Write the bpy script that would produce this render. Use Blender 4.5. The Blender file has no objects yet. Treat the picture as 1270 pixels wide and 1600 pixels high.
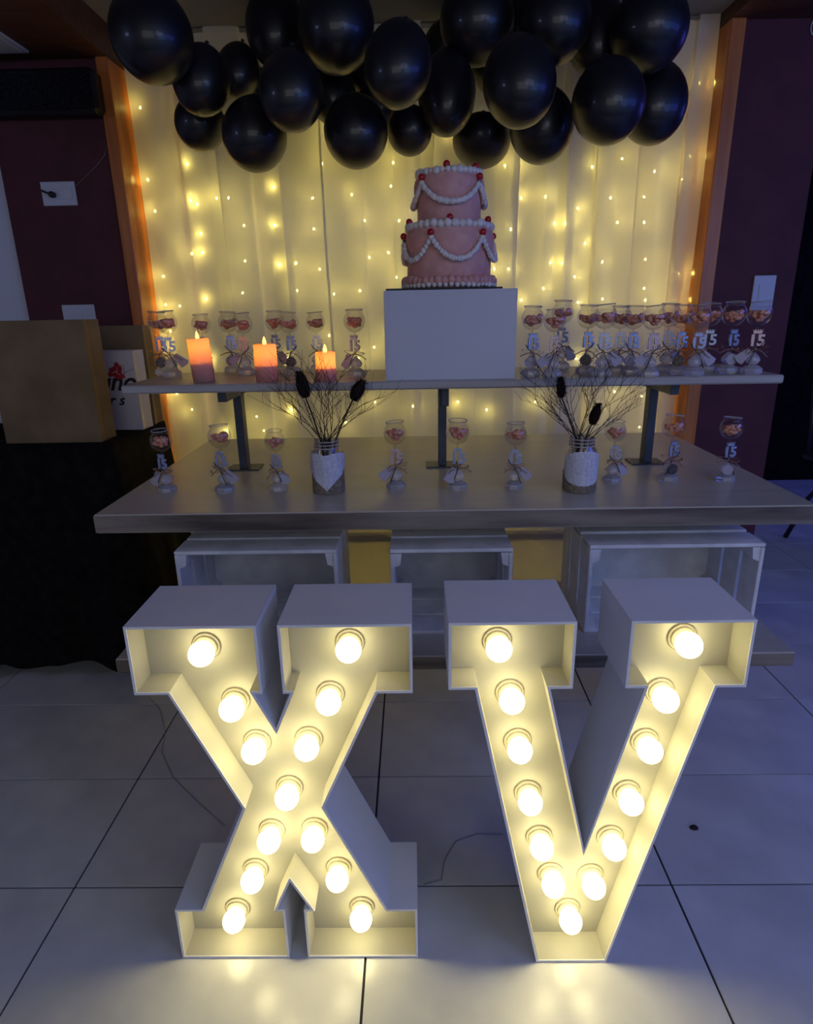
import bpy, math, random
from mathutils import Vector, Matrix, Quaternion
random.seed(7)
S = bpy.context.scene
C = S.collection
PI = math.pi

# ------------------------------------------------------------------ camera
YAW, PITCH, ROLL, FPX, H = .015826, .31115, -.01857, 988.8, 1.2
F_ = Vector((-math.sin(YAW)*math.cos(PITCH), math.cos(YAW)*math.cos(PITCH), -math.sin(PITCH)))
R0 = Vector((math.cos(YAW), math.sin(YAW), 0)); U0 = R0.cross(F_)
R_ = R0*math.cos(ROLL)+U0*math.sin(ROLL); U_ = -R0*math.sin(ROLL)+U0*math.cos(ROLL)
cam = bpy.data.cameras.new('camera'); co = bpy.data.objects.new('camera', cam); C.objects.link(co)
m = Matrix.Identity(4)
for i in range(3):
    m[i][0] = R_[i]; m[i][1] = U_[i]; m[i][2] = -F_[i]
m[2][3] = H
co.matrix_world = m
cam.sensor_fit = 'HORIZONTAL'; cam.sensor_width = 36; cam.lens = 36*FPX/1270
cam.clip_start = .02; cam.clip_end = 60
S.camera = co

# ------------------------------------------------------------------ world, lights, exposure
w = bpy.data.worlds.new('world'); S.world = w; w.use_nodes = True
bg = w.node_tree.nodes['Background']; bg.inputs[0].default_value = (.55, .60, .90, 1); bg.inputs[1].default_value = .13
S.view_settings.view_transform = 'Standard'; S.view_settings.look = 'None'
S.view_settings.exposure = 0; S.view_settings.gamma = 1; S.view_settings.use_curve_mapping = False

def area(name, loc, target, size, color, power, sy=None):
    l = bpy.data.lights.new(name, 'AREA'); l.shape = 'RECTANGLE'; l.size = size; l.size_y = sy or size
    l.color = color; l.energy = power
    o = bpy.data.objects.new(name, l); C.objects.link(o); o.location = loc
    o.rotation_euler = (Vector(target)-Vector(loc)).to_track_quat('-Z', 'Y').to_euler()
    return o
# the dance hall behind the camera: a broad dim lilac glow and blue party lights at the right
area('hall_fill', (.1, -2.4, 1.7), (.3, 1.4, .8), 2.6, (.84, .84, .86), 14.5, 1.4)
area('party_light', (2.6, -1.2, 1.8), (.3, 1.6, .8), 1.6, (.16, .36, 1.0), 20)
area('hall_fill', (.9, .15, 2.03), (.5, 1.5, .8), .9, (.62, .66, 1.0), 5.5)  # added overhead fill for tabletop and letter tops; no lamp known there
area('party_light', (3.0, .6, 1.95), (1.6, 1.3, 0), 1.8, (.07, .14, 1.0), 30)
area('party_light', (3.4, 3.4, 1.95), (2.1, 2.6, 0), 1.3, (.10, .12, 1.0), 11)
area('party_light', (-2.6, .3, 1.9), (-1.2, 1.4, .1), .5, (.45, .50, 1.0), 4.0)
LED = 138.0; BULB = 14.0

# ------------------------------------------------------------------ materials
def mat(name, color, rough=.6, metal=0, spec=.5, **k):
    m = bpy.data.materials.new(name); m.use_nodes = True
    b = m.node_tree.nodes['Principled BSDF']
    b.inputs['Base Color'].default_value = (*color, 1); b.inputs['Roughness'].default_value = rough
    b.inputs['Metallic'].default_value = metal; b.inputs['Specular IOR Level'].default_value = spec
    for kk, v in k.items(): b.inputs[kk].default_value = v
    return m
def nd(m, t, **k):
    n = m.node_tree.nodes.new(t)
    for a, v in k.items(): setattr(n, a, v)
    return n
def ln(m, a, b): m.node_tree.links.new(a, b)
def noisy(m, c1, c2, scale=6, stretch=(1, 1, 1), detail=6, bump=0, contrast=(.35, .65), rough=None):
    """noise colour between c1 and c2, optional bump"""
    b = m.node_tree.nodes['Principled BSDF']
    tc = nd(m, 'ShaderNodeTexCoord'); mp = nd(m, 'ShaderNodeMapping'); mp.inputs['Scale'].default_value = stretch
    n = nd(m, 'ShaderNodeTexNoise'); n.inputs['Scale'].default_value = scale; n.inputs['Detail'].default_value = detail
    r = nd(m, 'ShaderNodeValToRGB')
    r.color_ramp.elements[0].color = (*c1, 1); r.color_ramp.elements[1].color = (*c2, 1)
    r.color_ramp.elements[0].position = contrast[0]; r.color_ramp.elements[1].position = contrast[1]
    ln(m, tc.outputs['Object'], mp.inputs[0]); ln(m, mp.outputs[0], n.inputs[0]); ln(m, n.outputs[0], r.inputs[0])
    ln(m, r.outputs[0], b.inputs['Base Color'])
    if bump:
        bp = nd(m, 'ShaderNodeBump'); bp.inputs['Strength'].default_value = bump; bp.inputs['Distance'].default_value = .003
        ln(m, n.outputs[0], bp.inputs['Height']); ln(m, bp.outputs[0], b.inputs['Normal'])
    if rough:
        rr = nd(m, 'ShaderNodeMapRange'); rr.inputs['To Min'].default_value = rough[0]; rr.inputs['To Max'].default_value = rough[1]
        ln(m, n.outputs[0], rr.inputs[0]); ln(m, rr.outputs[0], b.inputs['Roughness'])
    return m
M = {}
M['tile'] = noisy(mat('glazed_tile', (.5, .5, .5), .2), (.58, .58, .58), (.72, .72, .70), 5, rough=(.14, .32))
M['grout'] = mat('grout', (.03, .03, .035), .9)
M['maroon'] = noisy(mat('maroon_paint', (.12, .02, .03), .7), (.07, .011, .017), (.095, .015, .023), 9, bump=.1)
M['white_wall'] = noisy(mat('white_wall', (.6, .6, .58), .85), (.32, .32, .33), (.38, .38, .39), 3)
M['soffit'] = mat('soffit_paint', (.22, .22, .23), .85)
M['brown_beam'] = noisy(mat('brown_beam', (.08, .03, .015), .5), (.06, .022, .012), (.11, .04, .018), 4, (1, 8, 8))
M['orange_wood'] = noisy(mat('varnished_wood', (.4, .12, .03), .35), (.46, .13, .025), (.62, .21, .04), 4, (9, 9, .8), rough=(.25, .45))
M['table_wood'] = noisy(mat('limed_wood', (.4, .36, .3), .3), (.50, .455, .355), (.58, .53, .43), 3, (1.2, 14, 14), bump=.03, contrast=(.25, .75), rough=(.27, .33))
M['table_wood'].node_tree.nodes['Principled BSDF'].inputs['Specular IOR Level'].default_value = .7
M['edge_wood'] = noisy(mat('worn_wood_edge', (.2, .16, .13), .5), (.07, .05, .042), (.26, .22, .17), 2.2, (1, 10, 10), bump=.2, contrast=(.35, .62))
M['shelf_wood'] = noisy(mat('shelf_board_wood', (.4, .38, .35), .35), (.36, .33, .30), (.46, .43, .40), 3, (1, 12, 12), bump=.1)
M['crate'] = noisy(mat('whitewashed_wood', (.6, .6, .6), .65), (.62, .62, .63), (.80, .80, .81), 5, (3, 3, 3), bump=.25)
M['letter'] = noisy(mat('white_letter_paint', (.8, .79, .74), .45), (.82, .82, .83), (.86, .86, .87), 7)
M['dimmed_letter'] = noisy(mat('dimmed_letter_white', (.4, .38, .33), .5), (.36, .35, .30), (.41, .395, .34), 7)  # white letter paint darkened inside so the bulb-lit faces don't burn out
M['black_cloth'] = noisy(mat('black_cloth', (.006, .006, .007), .95, spec=.1), (.004, .004, .005), (.011, .010, .010), 30, bump=.3)
M['steel'] = noisy(mat('blue_grey_steel', (.06, .075, .09), .4, .4), (.05, .06, .075), (.085, .10, .12), 12)
M['box'] = noisy(mat('white_board', (.62, .62, .66), .7), (.53, .53, .57), (.58, .58, .61), 3)
M['dark_board'] = mat('black_card', (.01, .01, .012), .5)
M['pink'] = noisy(mat('pink_icing', (.62, .27, .27), .6), (.60, .30, .26), (.70, .38, .33), 40, bump=.5)
M['white_icing'] = noisy(mat('white_icing', (.75, .72, .66), .55), (.68, .62, .58), (.80, .76, .72), 60, bump=.3)
M['cherry'] = mat('cherry', (.42, .008, .014), .3)
M['balloon'] = mat('black_latex', (.006, .006, .009), .42, spec=.5)
M['balloon'].node_tree.nodes['Principled BSDF'].inputs['Coat Weight'].default_value = .25
M['socket'] = mat('cream_ceramic', (.55, .50, .38), .45)
M['petal'] = noisy(mat('petal_pink', (.6, .25, .17), .7), (.72, .26, .14), (.85, .42, .27), 60)
M['number'] = noisy(mat('glitter_blue_silver', (.35, .42, .62), .35, .5), (.22, .30, .55), (.60, .66, .80), 900, detail=2)
M['number_pink'] = noisy(mat('glitter_rose', (.5, .35, .4), .35, .5), (.45, .30, .36), (.75, .62, .62), 900, detail=2)
M['ribbon'] = mat('taupe_ribbon', (.34, .22, .19), .5)
M['cord'] = mat('black_cord', (.008, .007, .008), .6)
M['tag'] = mat('lilac_card', (.42, .38, .44), .6)
M['medallion'] = noisy(mat('dark_medallion', (.05, .04, .04), .3, .4), (.03, .025, .03), (.14, .11, .09), 150)
M['kraft'] = noisy(mat('kraft_card', (.2, .13, .06), .85), (.17, .115, .055), (.24, .16, .08), 8, bump=.1)
M['gift_white'] = noisy(mat('white_gift_bag', (.62, .58, .60), .5), (.56, .50, .53), (.66, .62, .64), 5)
M['ink'] = mat('dark_print', (.02, .015, .02), .6)
M['red'] = mat('red_print', (.45, .02, .03), .6)
M['plastic'] = mat('white_plastic', (.55, .56, .62), .4)
M['black_plastic'] = mat('black_plastic', (.01, .01, .01), .5)
M['fuzzy'] = noisy(mat('black_grille_fabric', (.008, .009, .012), .95, spec=.05), (.004, .004, .005), (.02, .022, .03), 200, bump=.5)
M['door'] = mat('white_door_paint', (.60, .62, .70), .5)
M['burlap'] = noisy(mat('burlap', (.20, .16, .12), .95), (.15, .12, .09), (.27, .22, .16), 120, bump=.6)
M['lace'] = noisy(mat('white_lace_cloth', (.62, .62, .70), .9), (.52, .52, .60), (.68, .68, .74), 160, bump=.5)
M['twig'] = mat('dark_twig', (.045, .028, .018), .85)
M['teasel'] = mat('teasel_bristle', (.018, .011, .009), .95, spec=.1)
M['wire'] = mat('light_string_wire', (.30, .28, .20), .5)
M['clear_cord'] = mat('grey_cord', (.28, .28, .30), .4)
M['dark_metal'] = mat('dark_metal', (.02, .022, .03), .45, .3)
M['scrap'] = mat('dark_scrap', (.02, .015, .012), .8)

def emit(name, color, strength):
    m = bpy.data.materials.new(name); m.use_nodes = True; nt = m.node_tree
    nt.nodes.remove(nt.nodes['Principled BSDF'])
    e = nd(m, 'ShaderNodeEmission'); e.inputs[0].default_value = (*color, 1); e.inputs[1].default_value = strength
    ln(m, e.outputs[0], nt.nodes['Material Output'].inputs[0]); return m
M['bulb'] = emit('lit_frosted_bulb', (1, .86, .41), BULB)
M['led'] = emit('lit_fairy_bulb', (1, .79, .165), LED)
M['flame'] = emit('lit_candle_tip', (1, .48, .12), 3.0)

def thin_glass():
    m = bpy.data.materials.new('thin_clear_glass'); m.use_nodes = True; nt = m.node_tree
    nt.nodes.remove(nt.nodes['Principled BSDF'])
    t = nd(m, 'ShaderNodeBsdfTransparent'); t.inputs[0].default_value = (.93, .93, .94, 1)
    g = nd(m, 'ShaderNodeBsdfGlossy'); g.inputs['Roughness'].default_value = .06
    g.inputs[0].default_value = (.9, .9, .95, 1)
    lw = nd(m, 'ShaderNodeLayerWeight'); lw.inputs['Blend'].default_value = .25
    mr = nd(m, 'ShaderNodeMapRange'); mr.inputs['To Min'].default_value = .02; mr.inputs['To Max'].default_value = .5
    ln(m, lw.outputs['Facing'], mr.inputs[0])
    x = nd(m, 'ShaderNodeMixShader'); ln(m, mr.outputs[0], x.inputs[0]); ln(m, t.outputs[0], x.inputs[1]); ln(m, g.outputs[0], x.inputs[2])
    ln(m, x.outputs[0], nt.nodes['Material Output'].inputs[0]); return m
M['thin_glass'] = thin_glass()
def glass(name, color, ior=1.5, rough=0.0):
    m = bpy.data.materials.new(name); m.use_nodes = True; nt = m.node_tree
    nt.nodes.remove(nt.nodes['Principled BSDF'])
    g = nd(m, 'ShaderNodeBsdfGlass'); g.inputs['Color'].default_value = (*color, 1); g.inputs['IOR'].default_value = ior; g.inputs['Roughness'].default_value = rough
    ln(m, g.outputs[0], nt.nodes['Material Output'].inputs[0]); return m
def cut_crystal():
    m = glass('cut_crystal', (.95, .95, 1), 1.5, .04); nt = m.node_tree
    g = [n for n in nt.nodes if n.type == 'BSDF_GLASS'][0]
    d = nd(m, 'ShaderNodeBsdfDiffuse'); d.inputs[0].default_value = (.85, .86, .95, 1)
    t = nd(m, 'ShaderNodeBsdfTranslucent'); t.inputs[0].default_value = (.95, .92, .85, 1)
    a = nd(m, 'ShaderNodeMixShader'); a.inputs[0].default_value = .5; ln(m, d.outputs[0], a.inputs[1]); ln(m, t.outputs[0], a.inputs[2])
    b = nd(m, 'ShaderNodeMixShader'); b.inputs[0].default_value = .55; ln(m, g.outputs[0], b.inputs[1]); ln(m, a.outputs[0], b.inputs[2])
    ln(m, b.outputs[0], nt.nodes['Material Output'].inputs[0]); return m
M['crystal'] = cut_crystal()

def sheer(name, color, trans, see, weave=True):
    """sheer cloth: part diffuse, part translucent, part see-through gaps between threads"""
    m = bpy.data.materials.new(name); m.use_nodes = True; nt = m.node_tree
    nt.nodes.remove(nt.nodes['Principled BSDF'])
    d = nd(m, 'ShaderNodeBsdfDiffuse'); d.inputs[0].default_value = (*color, 1)
    t = nd(m, 'ShaderNodeBsdfTranslucent'); t.inputs[0].default_value = (*color, 1)
    a = nd(m, 'ShaderNodeMixShader'); a.inputs[0].default_value = trans
    ln(m, d.outputs[0], a.inputs[1]); ln(m, t.outputs[0], a.inputs[2])
    tr = nd(m, 'ShaderNodeBsdfTransparent'); b = nd(m, 'ShaderNodeMixShader'); b.inputs[0].default_value = see
    ln(m, a.outputs[0], b.inputs[1]); ln(m, tr.outputs[0], b.inputs[2])
    ln(m, b.outputs[0], nt.nodes['Material Output'].inputs[0]); return m
M['sheer'] = sheer('sheer_voile', (.86, .84, .83), .60, .09)
M['skirt'] = sheer('plain_pale_cloth', (.84, .79, .60), .72, .0)
M['wax'] = sheer('candle_wax', (.72, .44, .40), .36, 0)

# ------------------------------------------------------------------ mesh builder
class MB:
    def __init__(s): s.v = []; s.f = []; s.sm = []
    def add(s, vs, fs, smooth=False, xf=None):
        n = len(s.v)
        for v in vs:
            v = Vector(v)
            s.v.append(tuple(xf @ v) if xf else tuple(v))
        for f in fs: s.f.append([i+n for i in f]); s.sm.append(smooth)
        return s
    def box(s, x0, x1, y0, y1, z0, z1, xf=None, bev=0):
        if bev and min(x1-x0, y1-y0, z1-z0) > 2.2*bev:
            vs = []; cs = []
            # chamfered box: 24 verts
            for sx in (0, 1):
                for sy in (0, 1):
                    for sz in (0, 1):
                        X = (x0, x1)[sx]; Y = (y0, y1)[sy]; Z = (z0, z1)[sz]
                        dx = bev*(1-2*sx); dy = bev*(1-2*sy); dz = bev*(1-2*sz)
                        vs += [(X, Y+dy, Z+dz), (X+dx, Y, Z+dz), (X+dx, Y+dy, Z)]
            I = lambda a, b, c, k: (a*4+b*2+c)*3+k
            fs = [[I(0,0,0,0), I(0,0,1,0), I(0,1,1,0), I(0,1,0,0)], [I(1,0,0,0), I(1,1,0,0), I(1,1,1,0), I(1,0,1,0)],
                  [I(0,0,0,1), I(1,0,0,1), I(1,0,1,1), I(0,0,1,1)], [I(0,1,0,1), I(0,1,1,1), I(1,1,1,1), I(1,1,0,1)],
                  [I(0,0,0,2), I(0,1,0,2), I(1,1,0,2), I(1,0,0,2)], [I(0,0,1,2), I(1,0,1,2), I(1,1,1,2), I(0,1,1,2)]]
            for a in (0, 1):
                for b in (0, 1):
                    fs.append([I(a,b,0,0), I(a,b,0,1), I(a,b,1,1), I(a,b,1,0)])
                    fs.append([I(a,0,b,0), I(a,0,b,2), I(a,1,b,2), I(a,1,b,0)])
                    fs.append([I(0,a,b,1), I(0,a,b,2), I(1,a,b,2), I(1,a,b,1)])
                    for c in (0, 1): fs.append([I(a,b,c,0), I(a,b,c,1), I(a,b,c,2)])
            return s.add(vs, fs, False, xf)
        vs = [(x, y, z) for x in (x0, x1) for y in (y0, y1) for z in (z0, z1)]
        return s.add(vs, [[0,1,3,2],[4,6,7,5],[0,4,5,1],[2,3,7,6],[0,2,6,4],[1,5,7,3]], False, xf)
    def lathe(s, prof, n=20, xf=None, smooth=True, cap=(True, True)):
        vs = []; fs = []
        for r, z in prof:
            for i in range(n):
                a = 2*PI*i/n; vs.append((r*math.cos(a), r*math.sin(a), z))
        for j in range(len(prof)-1):
            for i in range(n):
                k = (i+1) % n; fs.append([j*n+i, j*n+k, (j+1)*n+k, (j+1)*n+i])
        if cap[0] and prof[0][0] > 1e-6: fs.append(list(range(n))[::-1])
        if cap[1] and prof[-1][0] > 1e-6: fs.append([(len(prof)-1)*n+i for i in range(n)])
        return s.add(vs, fs, smooth, xf)
    def ball(s, c, r, n=10, m_=7, sc=(1, 1, 1), smooth=True):
        prof = [(max(1e-4, r*math.sin(PI*j/m_)), -r*math.cos(PI*j/m_)) for j in range(m_+1)]
        xf = Matrix.Translation(c) @ Matrix.Diagonal((*sc, 1))
        return s.lathe(prof, n, xf, smooth, (False, False))
    def tube(s, pts, r, n=6, closed=False, taper=None, smooth=True):
        pts = [Vector(p) for p in pts]; L = len(pts); vs = []; fs = []
        for i, p in enumerate(pts):
            a = pts[i-1] if (i or closed) else p; b = pts[(i+1) % L] if (i < L-1 or closed) else p
            t = (b-a).normalized() if (b-a).length else Vector((0, 0, 1))
            u = t.cross(Vector((0, 0, 1))) if abs(t.z) < .9 else t.cross(Vector((0, 1, 0)))
            u.normalize(); w_ = t.cross(u)
            rr = r if taper is None else r+(taper-r)*i/max(1, L-1)
            for k in range(n):
                q = 2*PI*k/n; vs.append(p+u*rr*math.cos(q)+w_*rr*math.sin(q))
        for i in range(L if closed else L-1):
            j = (i+1) % L
            for k in range(n):
                l = (k+1) % n; fs.append([i*n+k, i*n+l, j*n+l, j*n+k])
        if not closed: fs.append(list(range(n))[::-1]); fs.append([(L-1)*n+k for k in range(n)])
        return s.add(vs, fs, smooth)
    def prism(s, poly, y0, y1, smooth=False, xf=None):
        n = len(poly)
        vs = [(x, y0, z) for x, z in poly]+[(x, y1, z) for x, z in poly]
        fs = [list(range(n)), [n+i for i in range(n)][::-1]]+[[i, n+i, n+(i+1) % n, (i+1) % n] for i in range(n)]
        return s.add(vs, fs, smooth, xf)
    def mesh(s, name):
        me = bpy.data.meshes.new(name); me.from_pydata(s.v, [], s.f); me.polygons.foreach_set('use_smooth', s.sm)
        me.update(); return me
    def obj(s, name, mt, parent=None, loc=None, **props):
        me = s.mesh(name); me.materials.append(M[mt] if isinstance(mt, str) else mt)
        return link(name, me, parent, loc, **props)
def link(name, me, parent=None, loc=None, rot=None, **props):
    o = bpy.data.objects.new(name, me); C.objects.link(o)
    if parent: o.parent = parent
    if loc is not None: o.location = loc
    if rot is not None: o.rotation_euler = rot
    for k, v in props.items(): o[k] = v
    return o
def thing(name, label, cat, loc=(0, 0, 0), rot=(0, 0, 0), group=None):
    o = bpy.data.objects.new(name, None); C.objects.link(o); o.location = loc; o.rotation_euler = rot
    o.empty_display_size = .05
    o['label'] = label; o['category'] = cat
    if group: o['group'] = group
    return o
def copy_tree(o, parent=None):
    c = o.copy(); C.objects.link(c)
    if parent: c.parent = parent
    for ch in list(o.children): copy_tree(ch, c)
    return c
def struct(name, mb, mt, **k):
    return mb.obj(name, mt, kind='structure', **k)

# ------------------------------------------------------------------ room shell
# floor slab with recessed joints, tiles laid on it
fl = MB().box(-3.2, 4.2, -1.6, 6.0, -.06, -.004)
floor = struct('floor', fl, 'grout')
TX, TY, OX, OY = .6528, .3392, -.7627, 1.7437
tile_me = MB().box(0, TX-.005, 0, TY-.005, -.004, 0).mesh('tile'); tile_me.materials.append(M['tile'])
for i in range(-3, 7):
    for j in range(-6, 12):
        x = OX+i*TX; y = OY+j*TY
        if x+TX > 4.2 or y+TY > 6: continue
        link('tile', tile_me, floor, (x+.0025, y+.0025, random.uniform(-.0005, 0)))
# back wall of the niche and the maroon walls beside it
WY = 2.35
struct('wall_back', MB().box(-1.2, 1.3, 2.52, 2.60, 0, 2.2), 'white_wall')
struct('wall_left', MB().box(-1.372, -.985, WY, 2.52, 0, 2.2), 'maroon')
struct('wall_right', MB().box(1.028, 1.324, WY, 2.52, 0, 2.2), 'maroon')
struct('door_1', MB().box(-2.3, -1.376, WY+.03, 2.52, 0, 2.0), 'door')
struct('wall_far_left', MB().box(-3.2, -2.3, WY, 2.52, 0, 2.2).box(-2.3, -1.372, WY, 2.52, 2.0, 2.2), 'maroon')
struct('wall_far', MB().box(1.2, 4.2, 4.35, 4.45, 0, 2.5), 'black_cloth')
struct('wall_side', MB().box(4.2, 4.28, 1.0, 5.5, 0, 2.5), 'maroon')
struct('ceiling', MB().box(-.955, .992, -1.2, 2.60, 2.075, 2.2), 'soffit')
struct('trim_3', MB().box(-3.2, -.955, -1.2, 2.52, 1.975, 2.2), 'brown_beam')
struct('trim_4', MB().box(.992, 4.2, -1.2, 2.52, 2.035, 2.2), 'brown_beam')
struct('trim_5', MB().box(1.324, 4.2, 2.52, 5.5, 2.1, 2.2), 'brown_beam')
# varnished wooden frame posts either side of the niche
struct('trim_1', MB().box(-.995, -.955, WY-.02, 2.52, 0, 1.975, bev=.003), 'orange_wood')
struct('trim_2', MB().box(.992, 1.040, WY-.02, 2.52, 0, 2.035, bev=.003), 'orange_wood')

# ------------------------------------------------------------------ sheer curtain
cur = thing('sheer_curtain', 'long pale sheer curtain glowing yellow behind the picnic table', 'curtain', (0, 2.42, 0))
def fold(x, seed, amp):
    r = random.Random(seed); y = 0
    for k in range(6):
        f = r.uniform(14, 70); y += amp*r.uniform(.3, 1)*math.sin(f*x+r.uniform(0, 6))/(1+f/45)
    return y
def panel(x0, x1, seed, dy, top=2.072, taper=0):
    nx = int((x1-x0)/.004); nz = 14; vs = []; fs = []
    for j in range(nz+1):
        z = .01+(top-.01)*j/nz
        for i in range(nx+1):
            u = i/nx; x = x0+(x1-x0)*u
            a = .014*(1-.35*j/nz)
            y = dy+fold(x+.012*math.sin(z*2+seed), seed, a)
            x += (.020*math.sin(x*47+seed)+.012*math.sin(x*83+seed*2))*min(1, 6*u, 6*(1-u))*abs(math.sin(x*7.5+seed))**.6
            vs.append((x+.006*math.sin(z*3.1+seed+u*3), y, z))
    for j in range(nz):
        for i in range(nx):
            a = j*(nx+1)+i; fs.append([a, a+1, a+nx+2, a+nx+1])
    return MB().add(vs, fs, True)
for x0, x1, sd, dy in ((-.945, -.42, 3, 0), (-.45, .03, 11, -.012), (-.01, .56, 5, .004), (.53, .965, 23, -.008)):
    panel(x0, x1, sd, dy).obj('panel', 'sheer', cur)
panel(.925, .985, 31, -.02).obj('panel', 'sheer', cur)
MB().tube([(-.955, .0, 2.066), (.985, .0, 2.066)], .006, 8).obj('curtain_rod', 'wire', cur)

# fairy lights: real bulbs hung on strands between the wall and the curtain
def aty(px, py, Y):
    r = F_+R_*(px-635)/FPX-U_*(py-800)/FPX; t = Y/r.y
    return Vector((r.x*t, Y, H+r.z*t))
pts = []
for a, b in ((105,155),(165,272),(148,405),(195,405),(155,575),(185,680),(230,680),(240,800),(300,805),(330,205),(345,360),(372,375),(455,350),(505,350),(388,500),(395,580),(350,585),(570,465),(700,465),(695,305),(900,205),(860,350),(1025,335),(1190,300),(1200,200),(1080,445),(1225,445),(575,615),(790,625),(720,630),(865,480),(1100,600),(1180,580),(890,650),(565,750),(795,740),(410,775),(950,755),(1060,740),(1215,685),(260,912),(930,930),(1120,980)):
    pts.append((170+a/2.702, 180+b/2.702))
for a, b in ((990,95),(935,260),(900,360),(640,270),(510,305),(780,325),(195,300),(135,300),(205,440),(310,435),(450,485),(590,440),(735,435),(945,495),(350,550),(395,550),(480,635),(620,545),(735,545),(940,650),(160,575),(150,745),(90,745),(330,720),(380,720),(300,830),(435,780),(555,715),(740,705),(885,765),(735,830),(740,880),(555,875),(865,880),(450,890),(205,880)):
    pts.append((740+a/2.761, 150+b/2.761))
pts += [(219,168),(1093,130),(646,244),(508,210),(700,212),(276,615),(401,651),(355,673),(412,673),(586,628),(645,635),(715,628),(760,640),(836,628),(1002,619),(999,667),(300,640),(455,640),(540,660),(930,640),(960,612),
        (640,330),(700,330),(690,430),(640,430),(610,520),(680,520),(760,520),(700,580),(330,560),(450,560),(560,560),(900,560),(1050,560),(270,540)]
W3 = [aty(px, py, 2.462) for px, py in pts]
for k in range(46):  # extra unseen bulbs down low, added to brighten the hanging cloth
    W3.append(Vector((-.86+1.76*((k*.381966) % 1), 2.462, random.uniform(.10, .62))))
led_me = MB().ball((0, 0, 0), .0032, 6, 4, (1, 1, 1.3)).mesh('fairy_bulb'); led_me.materials.append(M['led'])
cols = {}
for p in W3:
    if -.93 < p.x < .97: cols.setdefault(int((p.x+1)/.135), []).append(p)
ordn = ['first', 'second', 'third', 'fourth', 'fifth', 'sixth', 'seventh', 'eighth', 'ninth', 'tenth', 'eleventh', 'twelfth', 'thirteenth', 'fourteenth', 'fifteenth']
for n, k in enumerate(sorted(cols)):
    L = sorted(cols[k], key=lambda p: -p.z); xm = -1+(k+.5)*.135
    t = thing('fairy_light_strand', 'strand of warm fairy lights behind the sheer curtain, %s strand from the left' % ordn[n], 'string lights', (xm, 2.462, 1.94), group='strands of fairy lights behind the curtain')
    o0 = Vector((xm, 2.462, 1.94))
    MB().tube([(0, .012, 0)]+[p-o0+Vector((0, .005, 0)) for p in L], .0009, 4).obj('wire', 'wire', t)
    for p in L: link('bulb', led_me, t, p-o0)

# pale cloth hung below the table, behind the crates
sk = []
nx = 160; vs = []; fs = []
for j in range(5):
    for i in range(nx+1):
        x = -.72+1.60*i/nx; vs.append((x, .0025*math.sin(x*31)*(1-j/4.), .455*j/4+.004))
for j in range(4):
    for i in range(nx):
        a = j*(nx+1)+i; fs.append([a, a+1, a+nx+2, a+nx+1])
o = MB().add(vs, fs, True).obj('hanging_cloth', 'skirt', None, (0, 2.0655, 0), label='plain pale cloth hung low under the table behind the wooden crates', category='cloth')

# ------------------------------------------------------------------ picnic table
T = thing('picnic_table', 'pale wooden picnic table with fixed bench boards, holding the dessert shelf', 'table', (.08, 1.737, 0))
X0, X1 = -.79, .79
MB().box(X0, X1, -.423, .423, .7365, .780, bev=.003).obj('tabletop', 'table_wood', T)
MB().box(X0+.001, X1-.001, -.4245, -.4235, .739, .7775).obj('front_edge', 'edge_wood', T, label='darker worn front edge of the tabletop')
MB().box(-.762, .757, -.49, -.235, .425, .46, bev=.003).obj('bench_board', 'table_wood', T)
MB().box(-.762, .757, .333, .495, .425, .46, bev=.001).obj('bench_board', 'table_wood', T)
MB().box(-.759, .754, -.4915, -.4905, .4275, .4575).obj('bench_edge', 'edge_wood', T)
for x in (-.47, .64):
    MB().box(x-.03, x+.03, -.09, .09, 0, .7365, bev=.003).obj('leg', 'table_wood', T)
    MB().box(x-.03, x+.03, -.44, -.09, .345, .425, bev=.003).box(x-.03, x+.03, .09, .46, .345, .425, bev=.003).obj('bench_beam', 'table_wood', T)
    MB().box(x+.03, x+.07, -.15, .15, .66, .7365, bev=.003).obj('cross_beam', 'table_wood', T)
MB().box(-.44, .61, -.02, .02, .36, .41, bev=.003).obj('stretcher', 'table_wood', T)

# crates standing on the bench board, mouths to the camera
def crate(x0, x1, z1, label, yf=1.347, depth=.25):
    zb = .46; t = thing('wooden_crate', label, 'crate', ((x0+x1)/2, yf+depth/2, zb), group='whitewashed crates on the bench')
    wx = (x1-x0)/2; h = z1-zb; th = .009; n = 3; g = .012; sw = (depth-g*(n-1))/n
    for i in range(n):
        a = -depth/2+i*(sw+g); b = a+sw; dz = random.uniform(-.002, .002)
        MB().box(-wx, wx, a, b, h-th+dz, h+dz, bev=.0015).obj('slat', 'crate', t)
        MB().box(-wx, wx, a, b, .0, th, bev=.0015).obj('slat', 'crate', t)
        for s in (-1, 1):
            x = s*(wx-th/2)
            MB().box(x-th/2, x+th/2, a, b, th, h-th-.002, bev=.0015).obj('slat', 'crate', t)
    MB().box(-wx+th, wx-th, depth/2-th, depth/2, th, h-th-.002).obj('back_board', 'crate', t)
    for s in (-1, 1):
        for zz in (0, 1):
            z = h-.002 if zz else th; dz = -1 if zz else 1; x = s*(wx-th)
            if zz: z = h-th-.002
            MB().prism([(x, z), (x-s*.018, z), (x-s*.014, z+dz*.028), (x, z+dz*.034)], -depth/2+.003, depth/2-th).obj('corner_post', 'crate', t)
crate(-.557, -.183, .680, 'whitewashed slatted crate on the bench behind the letter X, left of the three')
crate(-.061, .220, .676, 'narrow whitewashed slatted crate on the bench, in the middle behind the two letters')
crate(.394, .790, .681, 'wide whitewashed slatted crate on the bench behind the letter V, right of the three')

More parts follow.
